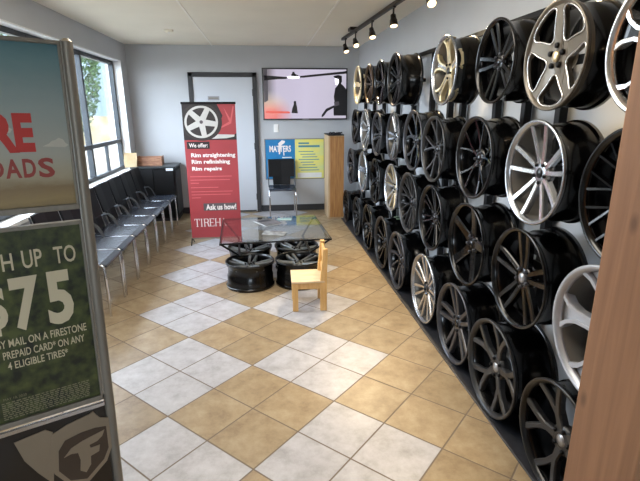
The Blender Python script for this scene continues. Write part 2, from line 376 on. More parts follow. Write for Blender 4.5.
for i in range(6000):
    a = random.uniform(0, 2*PI); ph = math.acos(random.uniform(-1, 1)); r = random.uniform(.55, 1)**.5
    c = Vector((1.25*r*math.sin(ph)*math.cos(a), 1.25*r*math.sin(ph)*math.sin(a), 3.1+2.3*r*math.cos(ph)))
    n = Vector((random.gauss(0,1), random.gauss(0,1), random.gauss(0,1))).normalized(); q = n.orthogonal().normalized()*random.uniform(.045,.085); k = n.cross(q)
    lf.add([c+q, c+k*.6, c-q, c-k*.6], [(0,1,2,3)])
lf.build('foliage', mat('leaf_green', (66,86,50), .8, rgb2=(36,54,28), scale=2, spec=.1), tr)

# ------------------------------------------------------------------ alloy wheels
R0 = .24
def spoke(mb, path, mi=0, side=None, thick=.03, mfront=None):
    """path: list of (r, phi, z, width) -> a chamfered bar"""
    pts = [Vector((r*math.cos(a), r*math.sin(a), z)) for r, a, z, w in path]; rings = []
    for i, p in enumerate(pts):
        t = (pts[min(i+1, len(pts)-1)] - pts[max(i-1, 0)]); t.z = 0; t.normalize()
        s = Vector((-t.y, t.x, 0)); w = path[i][3]
        prof = [(-.5*w, -.006), (-.36*w, 0), (.36*w, 0), (.5*w, -.006), (.34*w, -thick), (-.34*w, -thick)]
        rings.append([p + s*a + Vector((0,0,b)) for a, b in prof])
    v = [q for g in rings for q in g]; n = 6
    for i in range(len(pts)-1):
        for k in range(n):
            q = [rings[i][k], rings[i][(k+1)%n], rings[i+1][(k+1)%n], rings[i+1][k]]
            mb.add(q, [(0,1,2,3)], (mfront if (mfront is not None and k == 1) else mi))
    mb.add(rings[0], [(0,1,2,3,4,5)], mi); mb.add(rings[-1], [(5,4,3,2,1,0)], mi)

RI = .222   # spokes end here, inside the lip
def zf(r, dish): return -.012 - dish*max(0, (1-(r/RI)**1.6))
def straight(mb, a0, a1, w0, w1, dish, r0=.045, mf=None, bend=0, thick=.032, wm=None):
    n = 7; path = []
    for i in range(n):
        t = i/(n-1); r = r0+(RI-r0)*t
        ww = w0+(w1-w0)*t if wm is None else (w0*(1-t)*(1-t)+2*wm*t*(1-t)+w1*t*t)
        path.append((r, a0+(a1-a0)*(t**.8 if bend == 0 else t**bend), zf(r, dish), ww))
    spoke(mb, path, 0, thick=thick, mfront=mf)
D = math.radians
def design(kind, rot=0):
    """spokes of one wheel design as polygons; front face +z, centre on the axis"""
    mb = MB(); hub_r = .06; dish = .03
    st = 2*PI/5
    if kind == 'twin':            # five pairs of near-parallel spokes
        dish = .022
        for k in range(5):
            for s in (-1, 1): straight(mb, rot+k*st+s*D(17), rot+k*st+s*D(9), .027, .028, dish, .05, bend=.45)
    elif kind == 'split':         # five spokes, each splitting early into a slim pair
        for k in range(5):
            for s in (-1, 1): straight(mb, rot+k*st+s*D(9), rot+k*st+s*D(11.5), .021, .017, dish, .05)
    elif kind == 'ten':           # ten slim spokes in opening pairs
        for k in range(5):
            for s in (-1, 1): straight(mb, rot+k*st+s*D(16), rot+k*st+s*D(14.5), .024, .026, dish, .04, mf=1)
    elif kind == 'fork':          # broad spokes that fork near the rim
        dish = .024
        for k in range(5):
            a = rot+k*st
            spoke(mb, [(.035, a, zf(.035, dish), .046), (.08, a, zf(.08, dish), .036), (.13, a, zf(.13, dish), .036)], thick=.034, mfront=1)
            for s in (-1, 1):
                spoke(mb, [(.10, a+s*D(1), zf(.10, dish), .028), (.155, a+s*D(9), zf(.155, dish), .028), (RI, a+s*D(16.5), zf(RI, dish), .032)], thick=.03, mfront=1)
    elif kind == 'slimfork':
        for k in range(5):
            a = rot+k*st
            spoke(mb, [(.035, a, zf(.035, dish), .03), (.085, a, zf(.085, dish), .025)], thick=.03)
            for s in (-1, 1):
                spoke(mb, [(.078, a+s*D(2), zf(.078, dish), .016), (.14, a+s*D(9), zf(.14, dish), .015), (RI, a+s*D(15), zf(RI, dish), .017)], thick=.028)
    elif kind == 'star':          # five thick single spokes
        dish = .034; hub_r = .066
        for k in range(5): straight(mb, rot+k*st, rot+k*st, .07, .066, dish, .04, thick=.045, wm=.044)
    elif kind == 'flare':         # five broad spokes flaring into a hollow triangle at the rim
        dish = .03; hub_r = .068
        for k in range(5):
            a = rot+k*st
            spoke(mb, [(.04, a, zf(.04, dish)-.002, .062), (.10, a, zf(.10, dish)-.003, .046), (.15, a, zf(.15, dish)-.010, .046), (.19, a, zf(.19, dish)-.016, .07), (RI, a, zf(RI, dish)-.018, .12)], thick=.03, mfront=1)
            for s in (-1, 1):
                spoke(mb, [(.06, a+s*D(17), zf(.06, dish), .016), (.105, a+s*D(9.5), zf(.105, dish), .016), (.15, a+s*D(7), zf(.15, dish), .018), (.19, a+s*D(10.5), zf(.19, dish), .019), (RI+.004, a+s*D(17), zf(RI, dish), .024)], thick=.04)
    elif kind == 'multi':         # fourteen thin spokes in pairs
        for k in range(7):
            for s in (-1, 1): straight(mb, rot+k*2*PI/7+s*D(9), rot+k*2*PI/7+s*D(7), .016, .015, dish, .05)
    elif kind == 'mesh':          # ten forked thin spokes
        for k in range(10):
            a = rot+k*2*PI/10
            spoke(mb, [(.045, a, zf(.045, dish), .016), (.12, a, zf(.12, dish), .014)], thick=.026)
            for s in (-1, 1): spoke(mb, [(.112, a+s*D(1), zf(.112, dish), .011), (RI, a+s*D(9), zf(RI, dish), .013)], thick=.024)
    elif kind == 'turbine':       # ten blades, leaning
        for k in range(10): straight(mb, rot+k*2*PI/10, rot+k*2*PI/10+D(14), .018, .026, dish, .045)
    elif kind == 'seven':         # seven broad pairs, machined
        for k in range(7):
            for s in (-1, 1): straight(mb, rot+k*2*PI/7+s*D(12), rot+k*2*PI/7+s*D(9.5), .018, .026, .02, .05, mf=1)
    if kind == 'window':          # a plate with five rounded openings edged in bright metal
        n = 120; dish = .03
        def outline(k, g=0, cnt=28):
            """rounded opening, narrow at the hub, wide at the rim"""
            a = rot+k*st; pts = []
            ri, ro = .092+g, .218-g; wi, wo = D(15)-g*5, D(28.5)-g*5
            ctl = [(ri, -wi*.9), (.145, -D(23)+g*5), (ro-.02, -wo), (ro, -wo*.72), (ro+.002, 0), (ro, wo*.72), (ro-.02, wo), (.145, D(23)-g*5), (ri, wi*.9), (ri-.012, 0)]
            m = len(ctl)
            for i in range(m):
                p0, p1, p2, p3 = (ctl[(i+q-1) % m] for q in range(4))
                for t in (0, .33, .66):
                    c = [.5*((2*p1[d])+(-p0[d]+p2[d])*t+(2*p0[d]-5*p1[d]+4*p2[d]-p3[d])*t*t+(-p0[d]+3*p1[d]-3*p2[d]+p3[d])*t**3) for d in (0, 1)]
                    pts.append((c[0], a+c[1]))
            return pts
        # filled curve gives the pierced plate
        cu = bpy.data.curves.new('plate', 'CURVE'); cu.dimensions = '2D'; cu.fill_mode = 'BOTH'; cu.extrude = .012
        def loop(pp):
            spn = cu.splines.new('POLY'); spn.points.add(len(pp)-1); spn.use_cyclic_u = True
            for q, (r, a) in zip(spn.points, pp): q.co = (r*math.cos(a), r*math.sin(a), 0, 1)
        for rr in (.232, .15, .05)[:1]: loop([(rr, 2*PI*i/n) for i in range(n)])
        for k in range(5): loop(outline(k))
        ob = bpy.data.objects.new('plate', cu); COL.objects.link(ob)
        me = bpy.data.meshes.new_from_object(ob.evaluated_get(bpy.context.evaluated_depsgraph_get()))
        mb.add([(v.co.x, v.co.y, v.co.z-.012+zf(math.hypot(v.co.x, v.co.y), dish*.5)) for v in me.vertices], [tuple(q.vertices) for q in me.polygons], 0)
        bpy.data.objects.remove(ob); bpy.data.meshes.remove(me); bpy.data.curves.remove(cu)
        for k in range(5):
            o1 = outline(k); ring = [Vector((r*math.cos(a), r*math.sin(a), .002+zf(r, dish*.5))) for r, a in o1]
            ring = ring + ring[:2]
            mb.tube(ring, .0045, 6, 1)
        hub_r = .072; mb.zoff = .0205
    # hub disc
    mb.lathe([(0, zf(.03, dish)+.002), (hub_r*.6, zf(.03, dish)+.002), (hub_r, zf(hub_r, dish)-.004), (hub_r*1.02, zf(hub_r, dish)-.03), (hub_r*.8, -.09), (0, -.09)], 32)
    if kind == 'window': dish = -.3
    return mb, dish, hub_r
WID = .205
def rim_mb():
    """lip, drop-centre barrel and inner flange, hollow inside"""
    R = R0
    prof = [(R, 0), (R, -.012), (R-.008, -.018), (R-.012, -.03), (R-.015, -.036), (R-.018, -.042), (R-.021, -.06), (R-.022, -.10), (R-.014, -.112), (R-.012, -.175), (R-.010, -.186), (R-.001, -.19), (R-.001, -WID),
            (R-.009, -WID), (R-.014, -.19), (R-.020, -.175), (R-.024, -.12), (R-.030, -.10), (R-.029, -.06), (R-.024, -.034), (R-.020, -.020), (R-.012, -.004), (R-.006, .001)]
    k = 12
    return MB().lathe(prof[:k], 64, 0).lathe(prof[k-1:]+prof[:1], 64, 1)
def lip_mb():
    R = R0
    return MB().lathe([(R+.0008, -.010), (R+.0008, .001), (R-.005, .004), (R-.013, .0), (R-.022, -.014), (R-.024, -.022), (R-.019, -.022), (R-.010, -.006), (R-.004, -.004)], 64, 0, True)
RIM = {}; MESH = {}
def wheel_part_meshes(kind, face, lip, barrel, accent, rot, cap):
    key = (kind, face, lip, barrel, accent, round(rot, 2), cap)
    if key in MESH: return MESH[key]
    mb, dish, hub_r = design(kind, rot)
    win = kind == 'window'
    zc = -.0135 if win else zf(.03, dish)+.002
    capm = MB().lathe([(0, .007), (.018, .006), (.024, .002), (.026, -.004), (0, -.004)], 24, c=(0,0,zc)).mesh('hub_cap', M[cap])
    lugs = []
    zl = -.0115 if win else zf(hub_r*.74, dish)+.006
    lr = 1.5 if win else 1
    if win: hub_r = .064
    for k in range(5):
        a = rot+PI/5+k*2*PI/5; rr = hub_r*.74
        lugs.append(MB().lathe([(0, .004), (.006*lr, .004), (.0085*lr, .001), (.009*lr, -.012), (0, -.012)], 10, c=(rr*math.cos(a), rr*math.sin(a), zl)).mesh('lug_nut', M['black' if face not in ('b_gloss','b_satin') else 'gun']))
    inner = 'inner_silver' if face in ('silver', 'warm_lit_silver', 'bright') else barrel
    if ('r', barrel, inner) not in RIM: RIM[('r', barrel, inner)] = rim_mb().mesh('barrel', [M[barrel], M[inner]])
    if ('l', lip) not in RIM: RIM[('l', lip)] = lip_mb().mesh('lip', M[lip])
    MESH[key] = dict(spokes=mb.mesh('spokes', [M[face], M[accent]]), hub_cap=capm, lugs=lugs, barrel=RIM[('r', barrel, inner)], lip=RIM[('l', lip)])
    return MESH[key]
PROTO = {}
def wheel(label, kind, face, lip, accent, loc, dia, rot, orient, group, barrel='b_barrel', cap='b_satin', wscale=1.0):
    key = (kind, face, lip, barrel, accent, round(rot, 2), cap)
    if key in PROTO:
        o = copy_tree(PROTO[key]); tag(o, label, 'wheel', group)
    else:
        ms = wheel_part_meshes(*key[:3], barrel, accent, rot, cap)
        o = thing('alloy_wheel', label, 'wheel', group=group)
        link_part('barrel', ms['barrel'], o); link_part('lip', ms['lip'], o); link_part('spokes', ms['spokes'], o); link_part('hub_cap', ms['hub_cap'], o)
        for lm in ms['lugs']: link_part('lug_nut', lm, o)
        PROTO[key] = o
    s = dia/(2*R0); o.location = loc; o.rotation_euler = orient; o.scale = (s, s, s*wscale)
    return o

GW = 'alloy wheels racked along the right wall'
# (X, Y, Z, diameter, design, face, lip, accent, rot deg, label)
WH = [
 # top row, far to near
 (1.18, 5.93, 1.882, .45, 'star', 'warm_lit_silver', 'warm_lit_silver', 'warm_lit_silver', 10, 'silver five-spoke alloy wheel tinted for warm lamp light, far end of the top row'),
 (1.18, 5.30, 1.868, .415, 'ten', 'bronze', 'bronze', 'bronze', 0, 'bronze alloy wheel in the top row, second from the back wall'),
 (1.18, 4.80, 1.855, .43, 'split', 'b_gloss', 'b_gloss', 'b_gloss', 20, 'black alloy wheel in the top row, third from the back wall'),
 (1.18, 4.26, 1.85, .455, 'multi', 'b_satin', 'b_satin', 'b_satin', 8, 'black thin-spoke wheel with long black barrel before the empty top-row gap'),
 (1.18, 3.085, 1.838, .43, 'flare', 'warm_lit_silver', 'silver', 'machined', 0, 'bright silver five-spoke wheel in the top row, just after the empty gap'),
 (1.18, 2.395, 1.83, .41, 'twin', 'b_gloss', 'b_gloss', 'b_gloss', 18, 'black twin-spoke wheel in the top row, between a silver and a taupe wheel'),
 (1.18, 1.888, 1.803, .425, 'window', 'taupe', 'taupe', 'machined', 36, 'taupe five-spoke wheel with silver-edged openings in the top row'),
 (1.18, 1.357, 1.79, .44, 'flare', 'machined', 'machined', 'b_gloss', 0, 'silver and black wheel partly behind the timber post in the top row'),
 # second row
 (1.18, 6.05, 1.384, .44, 'star', 'b_satin', 'b_satin', 'b_satin', 0, 'black wheel at the far end of the second row from the top'),
 (1.18, 5.45, 1.365, .475, 'ten', 'silver', 'silver', 'machined', 5, 'pale silver wheel in the second row, second from the back wall'),
 (1.18, 4.865, 1.35, .445, 'multi', 'gun', 'gun', 'gun', 0, 'grey multi-spoke wheel in the second row, third from the back wall'),
 (1.18, 4.24, 1.356, .43, 'twin', 'silver', 'gun', 'machined', 18, 'silver twin-spoke wheel in the second row under the last far black barrel'),
 (1.18, 3.665, 1.357, .47, 'fork', 'b_gloss', 'gun', 'b_gloss', 0, 'black wheel with grey lip in the second row under the empty top-row gap'),
 (1.18, 3.20, 1.326, .455, 'slimfork', 'dgun', 'dgun', 'bronze', 10, 'dark bronze slim-spoke wheel in the second row beside the black Y-spoke wheel'),
 (1.18, 2.545, 1.33, .46, 'slimfork', 'b_gloss', 'b_satin', 'b_gloss', -8, 'black Y-spoke wheel in the second row beside the large silver ten-spoke'),
 (1.18, 1.938, 1.323, .46, 'ten', 'silver', 'silver', 'machined', 3, 'large bright silver ten-spoke wheel in the second row'),
 (1.18, 1.372, 1.31, .475, 'mesh', 'b_gloss', 'b_gloss', 'b_gloss', 9, 'black thin-spoke wheel partly behind the timber post in the second row'),
 # third row
 (1.18, 6.32, .85, .485, 'turbine', 'gun', 'gun', 'gun', 0, 'blue-grey wheel at the far end of the third row beside the oak cabinet'),
 (1.18, 5.53, .87, .49, 'star', 'silver', 'silver', 'machined', 15, 'silver wheel in the third row, second from the back wall'),
 (1.18, 4.90, .852, .485, 'fork', 'b_gloss', 'b_gloss', 'b_gloss', 20, 'black wheel in the third row between two silver wheels'),
 (1.18, 4.25, .884, .447, 'ten', 'warm_lit_silver', 'silver', 'machined', 0, 'warm silver ten-spoke wheel in the third row next to a dark graphite wheel'),
 (1.18, 3.715, .845, .497, 'mesh', 'dgun', 'dgun', 'dgun', 0, 'dark graphite mesh wheel in the third row'),
 (1.18, 3.17, .838, .475, 'multi', 'b_gloss', 'b_satin', 'b_gloss', 0, 'black multi-spoke wheel in the third row above the silver bottom-row wheel'),
 (1.18, 2.557, .815, .495, 'star', 'b_gloss', 'b_gloss', 'b_gloss', -12, 'gloss black wheel with five thick single spokes in the third row'),
 (1.18, 1.967, .816, .485, 'twin', 'b_gloss', 'b_gloss', 'b_gloss', 0, 'gloss black twin-spoke wheel with grey centre badge under the large silver ten-spoke'),
 (1.18, 1.40, .80, .52, 'flare', 'bright', 'bright', 'bright', 18, 'white-silver five-spoke wheel partly behind the timber post in the third row'),
 # bottom row
 (1.16, 6.535, .25, .465, 'mesh', 'b_satin', 'b_satin', 'b_satin', 0, 'black wheel at the far end of the bottom row against the oak cabinet'),
 (1.16, 5.75, .27, .50, 'turbine', 'dgun', 'b_satin', 'dgun', 0, 'dark turbine-blade wheel in the bottom row, second from the back wall'),
 (1.16, 5.11, .285, .53, 'fork', 'b_gloss', 'b_gloss', 'b_gloss', 8, 'black forked-spoke wheel in the bottom row, third from the back wall'),
 (1.16, 4.47, .285, .535, 'split', 'b_gloss', 'dgun', 'b_gloss', 0, 'black split-spoke wheel with green label in the bottom row'),
 (1.16, 3.90, .275, .525, 'turbine', 'gun', 'gun', 'gun', 0, 'gunmetal slender-spoke wheel in the bottom row beside a silver one'),
 (1.16, 3.18, .285, .53, 'seven', 'silver', 'silver', 'machined', 10, 'bright silver multi-spoke wheel with black centre in the bottom row'),
 (1.16, 2.60, .274, .52, 'twin', 'gun', 'gun', 'gun', 16, 'grey twin-spoke wheel in the bottom row behind the large graphite fork-spoke'),
 (1.15, 2.065, .274, .52, 'fork', 'dgun', 'dgun', 'dgun', -10, 'graphite fork-spoke wheel in the bottom row below the gloss black twin-spoke'),
 (1.15, 1.50, .269, .51, 'fork', 'dgun', 'b_satin', 'dgun', 24, 'graphite fork-spoke wheel at the foot of the timber post'),
]
for (X, Y, Z, dia, kind, face, lip, acc, rd, lab) in WH:
    cap = 'logo' if 'badge' in lab or kind == 'fork' and Y < 2.2 else ('b_satin' if face in ('silver','warm_lit_silver','bright','taupe','machined','bronze') else 'b_gloss')
    if kind == 'window': cap = 'warm_lit_silver'
    o = wheel(lab, kind, face, lip, acc, (X, Y, Z), dia, D(rd), (0, -PI/2, 0), GW, cap=cap, wscale=1.0)
    R = dia/2
    if 'thick single spokes' in lab:   # white paper label on the barrel
        MB().box(.2165, .2185, -.035, .035, -.175, -.13).build('barrel_label', M['sticker'], o)
    if 'green label' in lab:
        MB().box(.2235, .2255, -.05, .05, -.18, -.13).build('barrel_label', M['green_sticker'], o)
    if 'between a silver and a taupe' in lab:
        MB().box(.2235, .2255, -.05, -.01, -.175, -.135).build('barrel_label', M['plate'], o)

# rack behind the wheels
rk = thing('wheel_rack', 'black steel display rack holding the alloy wheels along the right wall', 'rack', (1.47, 4, 0))
RX = 1.47
for y in (1.10, 1.65, 2.22, 2.54, 2.88, 3.40, 3.64, 4.05, 4.55, 5.10, 5.70, 6.20, 6.75):
    MB().box(-.022, .022, y-4-.022, y-4+.022, .012, 2.09).build('upright', M['black'], rk, bevel=.003)
for z in (2.07, 1.36, .86):
    MB().box(-.045, -.022, -3.0, 2.85, z-.016, z+.016).build('crossbar', M['black'], rk, bevel=.003)
for (X, Y, Z, dia, *_r) in WH:
    if Z < .5: continue
    s = dia/(2*R0); xe = X+WID*s+.001-1.47
    q = MB().tube([(xe+.012, Y-4, Z), (.0, Y-4, Z)], .016, 10)
    q.box(xe, xe+.012, Y-4-.2*s, Y-4+.2*s, Z-.02, Z+.02)
    q.build('bracket', M['black'], rk)
tag(MB().box(1.135, XR-.002, 1.15, 6.95, 0, .012).build('rubber_mat', M['mat_rubber'], bevel=.003), 'long black rubber mat on the floor under the wheel rack', 'mat')

# ------------------------------------------------------------------ timber post
pt = MB().box(.92, 1.25, .88, 1.128, .0, ZC-.004).build('timber_post', M['post'], bevel=.006)
tag(pt, 'rough brown timber post standing close by, in front of the nearest wheels', 'post')

# ------------------------------------------------------------------ track lighting
tl = thing('track_rail', 'dark ceiling-mounted track rail over the wheel rack', 'track', (1.07, 6.3, 2.49))
A = Vector((1.075, 6.42, 2.475)); B = Vector((1.30, 1.6, 2.475))
MB().bar(A, B, .036, .03).build('rail', M['head'], tl).matrix_parent_inverse = Matrix.Translation((-1.07, -6.3, -2.49))
q = MB().box(1.05, 1.14, 5.75, 5.9, 2.488, ZC).build('power_feed', M['head'], tl); q.matrix_parent_inverse = Matrix.Translation((-1.07, -6.3, -2.49))
q = MB()
for y in (2.2, 4.1): x = A.x+(B.x-A.x)*(A.y-y)/(A.y-B.y); q.box(x-.015, x+.015, y-.03, y+.03, 2.488, ZC)
q.build('mount', M['head'], tl).matrix_parent_inverse = Matrix.Translation((-1.07, -6.3, -2.49))
HL = ['track lamp on the ceiling rail nearest the back wall', 'track lamp second from the back wall on the ceiling rail', 'track lamp third from the back wall on the ceiling rail',
      'track lamp fourth from the back wall, hanging over the empty top-row gap', 'track lamp fifth from the back wall at the top edge of view', 'track lamp sixth from the back wall above the taupe wheel', ]
def head(y, lab, tgt, power):
    x = A.x+(B.x-A.x)*(A.y-y)/(A.y-B.y)
    t = thing('track_lamp', lab, 'lamp', (x, y, 2.46), group='track lamps over the wheel rack')
    MB().box(-.014, .014, -.03, .03, -.012, 0).build('adapter', M['head'], t)
    MB().tube([(0,0,-.01), (0,0,-.06), (.0,-.03,-.085)], .008).build('stem', M['head'], t)
    d = (Vector(tgt)-Vector((x, y, 2.37))).normalized(); c = Vector((0, -.01, -.115)) 
    b = MB(); b.tube([c-d*.055, c-d*.05, c-d*.01, c-d*.008, c+d*.045], [.018, .024, .026, .032, .036], 16); b.build('lamp_body', M['head'], t)
    MB().tube([c+d*.046, c+d*.05], [.031, .029], 16).build('lens', M['bulb'], t)
    l = bpy.data.lights.new('track_lamp_beam', 'SPOT'); l.energy = power; l.color = (1, .76, .46); l.spot_size = D(75); l.spot_blend = .6; l.shadow_soft_size = .03
    lo = bpy.data.objects.new('track_lamp_beam', l); COL.objects.link(lo); lo.location = Vector((x, y, 2.46))+c+d*.07
    lo.rotation_euler = d.to_track_quat('-Z', 'Y').to_euler()
PW = 60
for y, lab, ty in zip((6.25, 5.72, 5.02, 4.33, 3.5, 2.3), HL, (6.1, 5.4, 4.9, 4.3, 3.1, 1.9)): head(y, lab, (1.19, ty-.15, 1.75), PW)

# ------------------------------------------------------------------ visitor chairs
def visitor_chair(label, loc, rz, group):
    """faces local -y"""
    t = thing('visitor_chair', label, 'chair', loc, (0,0,rz), group)
    st = MB(); n = 9
    prof = []
    for i in range(n):   # seat curve in (y,z), front to rear
        u_ = i/(n-1); y = -.21+.40*u_; prof.append((y, .452-.012*math.sin(PI*u_)-(.018 if i == 0 else 0)))
    v = []
    for y, z in prof: v += [(-.205, y, z), (.205, y, z), (.205, y, z-.022), (-.205, y, z-.022)]
    f = [(0,1,2,3), tuple(4*(n-1)+k for k in (3,2,1,0))]
    for i in range(n-1):
        for k in range(4): f.append((4*i+k, 4*i+(k+1)%4, 4*i+4+(k+1)%4, 4*i+4+k))
    st.add(v, f); st.build('seat', M['vinyl'], t, bevel=.006)
    def panel(z0, z1, w0, w1, name):
        b = MB(); q = []
        for i in range(7):
            u_ = i/6; z = z0+(z1-z0)*u_; wv = w0+(w1-w0)*u_; y = .175+(z-.45)*.24
            for x in (-wv/2, 0, wv/2):
                q.append((x, y+(.012 if x == 0 else 0), z))
        m = len(q); q += [(x, y+.02, z+.003) for x, y, z in q]; f = []
        for i in range(6):
            for j_ in range(2):
                a = 3*i+j_; f += [(a, a+1, a+4, a+3), (m+a+3, m+a+4, m+a+1, m+a)]
            f += [(3*i, 3*i+3, m+3*i+3, m+3*i), (3*i+5, 3*i+2, m+3*i+2, m+3*i+5)]
        f += [(0, m, m+1, 1), (1, m+1, m+2, 2), (18, 19, m+19, m+18), (19, 20, m+20, m+19)]
        b.add(q, f); return b.build(name, M['vinyl_back'], t, bevel=.005)
    panel(.575, .845, .40, .41, 'backrest'); panel(.452, .579, .27, .28, 'back_neck')
    for s in (-1, 1):
        x = s*.2
        MB().tube([(x, -.19, .0), (x, -.19, .30), (x, -.185, .425), (x, -.16, .432)], .011).build('leg', M['chrome'], t)
        MB().tube([(x, .20, .0), (x*.98, .19, .25), (x*.96, .17, .425), (x*.96, .15, .43)], .011).build('leg', M['chrome'], t)
        MB().tube([(x*1.02, .232, .55), (x*1.02, .248, .62), (x*1.02, .296, .83)], .007).build('back_rod', M['chrome_dull'], t)
        MB().tube([(x*1.03, .08, .436), (x*1.03, .125, .53), (x*1.03, .165, .565), (x*1.03, .215, .56), (x*1.02, .232, .55)], .008).build('side_bracket', M['chrome_dull'], t)
        MB().tube([(x*1.03, .18, .436), (x*1.03, .20, .50), (x*1.03, .218, .556)], .007).build('side_strut', M['chrome_dull'], t)
        MB().tube([(x, -.17, .430), (x*.97, .16, .430)], .01).build('seat_rail', M['chrome'], t)
    MB().tube([(-.2, -.17, .430), (.2, -.17, .430)], .009).build('seat_crossbar', M['chrome'], t)
    return t
GC = 'black visitor chairs along the window wall'
CH = ['black visitor chair nearest the poster stand in the row under the window', 'second black visitor chair from the poster stand under the window',
      'third black visitor chair from the poster stand under the window', 'middle one of the seven black visitor chairs under the window',
      'black visitor chair under the window, third from the black cabinet', 'black visitor chair under the window, second from the black cabinet', 'black visitor chair under the window right beside the black cabinet']
CH = [(3.815+.449*k, lab) for k, lab in enumerate(CH)]
c0 = None
for y, lab in CH:
    if c0 is None: c0 = visitor_chair(lab, (-1.46, y, 0), PI/2, GC)
    else:
        c = copy_tree(c0); c.location = (-1.46, y, 0); tag(c, lab, 'chair', GC)
c = copy_tree(c0); c.location = (.27, 7.16, 0); c.rotation_euler = (0,0,0); c['label'] = 'single black visitor chair against the back wall in front of the blue and yellow poster'; del c['group']

# ------------------------------------------------------------------ back-left cabinet and things on it
t = thing('black_cabinet', 'low black cabinet in the corner beyond the row of chairs', 'cabinet', (-1.6, 7.22, 0))
MB().box(-.29, .30, -.25, .25, .05, .79).build('body', M['black'], t, bevel=.004)
MB().box(-.31, .32, -.27, .26, .79, .815).build('worktop', mat('dark_green_worktop', (44,50,52), .35, var=.2), t, bevel=.004)
MB().box(-.28, .29, -.22, .24, 0, .05).build('plinth', M['charcoal'], t)
for x in (-.14, .15): MB().box(x-.138, x+.138, -.262, -.25, .07, .77).build('door', M['black'], t, bevel=.003)
MB().box(.19, .29, -.2745, -.2705, .755, .79).build('paper_label', M['sticker'], t)
MB().box(.302, .312, -.20, .20, .1, .74).build('side_panel', mat('dark_grey_laminate', (62,64,66), .5, var=.1), t)
t = thing('wooden_crate', 'brown wooden crate on top of the black cabinet', 'crate', (-1.67, 7.2, .815), (0,0,.06))
b = MB()
MB().box(-.17, .17, -.11, .11, 0, .012).build('base', M['crate'], t)
for yy_ in (-.11, .11):
    for k in range(2): MB().box(-.17, .17, yy_-.006, yy_+.006, .014+k*.056, .064+k*.056).build('slat', M['crate'], t, bevel=.002)
for xx_ in (-.17, .17): MB().box(xx_-.008, xx_+.008, -.116, .116, 0, .13).build('end_panel', M['crate'], t, bevel=.002)
bag = MB(); q = [(-.085,-.05),(.075,-.05),(.075,.05),(-.085,.05)]
lv = [(0,1.0),(.07,1.05),(.13,1.02),(.19,.98)]; v = []
for z, s in lv:
    for i, (x, y) in enumerate(q): v.append((x*s+(.012 if z > .1 and i % 2 else 0), y*s, z+(.014 if z > .15 and i % 2 else 0)))
f = [(3,2,1,0)]
for i in range(3):
    for k in range(4): f.append((4*i+k, 4*i+(k+1)%4, 4*i+4+(k+1)%4, 4*i+4+k))
bag.add(v, f); o = bag.build('paper_bag', M['kraft']); o.location = (-1.90, 7.0, .815); o.rotation_euler = (0, 0, .3)
md = o.modifiers.new('s', 'SOLIDIFY'); md.thickness = .002
tag(o, 'open beige paper bag on the black cabinet beside the wooden crate', 'bag')

# ------------------------------------------------------------------ television
t = thing('television', 'large flat television on the back wall', 'television', (.672, YB-.001, 1.826))
MB().box(-.655, .655, -.055, -.012, -.38, .38).build('casing', M['bezel'], t, bevel=.004)
MB().box(-.25, .25, -.012, 0, -.18, .18).build('wall_bracket', M['bezel'], t)
m = bpy.data.materials.new('lit_screen'); m.use_nodes = True; nt = m.node_tree; p = nt.nodes['Principled BSDF']; p.inputs['Base Color'].default_value = (.01,.01,.012,1); p.inputs['Roughness'].default_value = .2
tc = nt.nodes.new('ShaderNodeTexCoord'); sx = nt.nodes.new('ShaderNodeSeparateXYZ'); nt.links.new(tc.outputs['Object'], sx.inputs[0])
def rampn(sock, lo, hi, st):
    mr = nt.nodes.new('ShaderNodeMapRange'); mr.inputs['From Min'].default_value = lo; mr.inputs['From Max'].default_value = hi; nt.links.new(sock, mr.inputs['Value'])
    rp = nt.nodes.new('ShaderNodeValToRGB'); q = rp.color_ramp.elements
    while len(q) > 1: q.remove(q[-1])
    q[0].position = st[0][0]; q[0].color = (*lin(st[0][1]), 1)
    for a, c_ in st[1:]: q.new(a).color = (*lin(c_), 1)
    nt.links.new(mr.outputs[0], rp.inputs[0]); return rp.outputs[0]
base = rampn(sx.outputs[0], -.64, .64, [(0,(60,58,62)), (.07,(120,112,124)), (.16,(206,196,220)), (.5,(222,214,238)), (1,(214,208,226))])
glow = nt.nodes.new('ShaderNodeVectorMath'); glow.operation = 'DISTANCE'; nt.links.new(tc.outputs['Object'], glow.inputs[0]); glow.inputs[1].default_value = (-.56, -.05, -.30)
gmask = nt.nodes.new('ShaderNodeMapRange'); gmask.inputs['From Min'].default_value = .10; gmask.inputs['From Max'].default_value = .36; gmask.inputs['To Min'].default_value = 1; gmask.inputs['To Max'].default_value = 0; nt.links.new(glow.outputs['Value'], gmask.inputs['Value'])
gcol = rampn(sx.outputs[2], -.37, .02, [(0,(250,104,92)), (.35,(240,120,96)), (.7,(238,196,160)), (1,(230,214,206))])
mx = nt.nodes.new('ShaderNodeMix'); mx.data_type = 'RGBA'; nt.links.new(gmask.outputs[0], mx.inputs[0]); nt.links.new(base, mx.inputs[6]); nt.links.new(gcol, mx.inputs[7])
nt.links.new(mx.outputs[2], p.inputs['Emission Color']); p.inputs['Emission Strength'].default_value = .62
scr = MB().box(-.635, .635, -.0575, -.0555, -.36, .36).build('screen', m, t)
def px(x, y): return (-.655+(x-42)/540*1.31, .38-(y-50)/326*.76)   # from the enlarged view of the set
dk = mat('screen_dark_image', (16,14,18), .4); lt = mat('screen_light_image', (230,226,236), .4, emit=(236,232,244), estr=1.1)
gy = mat('screen_grey_image', (70,66,72), .4, emit=(60,56,62), estr=.5)
def shp(pts, nm, mt, y=-.0585): MB().prism([px(*q) for q in pts][::-1], y-.0005, y, 0).build(nm, mt, scr)
shp([(52,96),(110,100),(198,106),(196,118),(140,120),(52,128)], 'beam_image', dk)
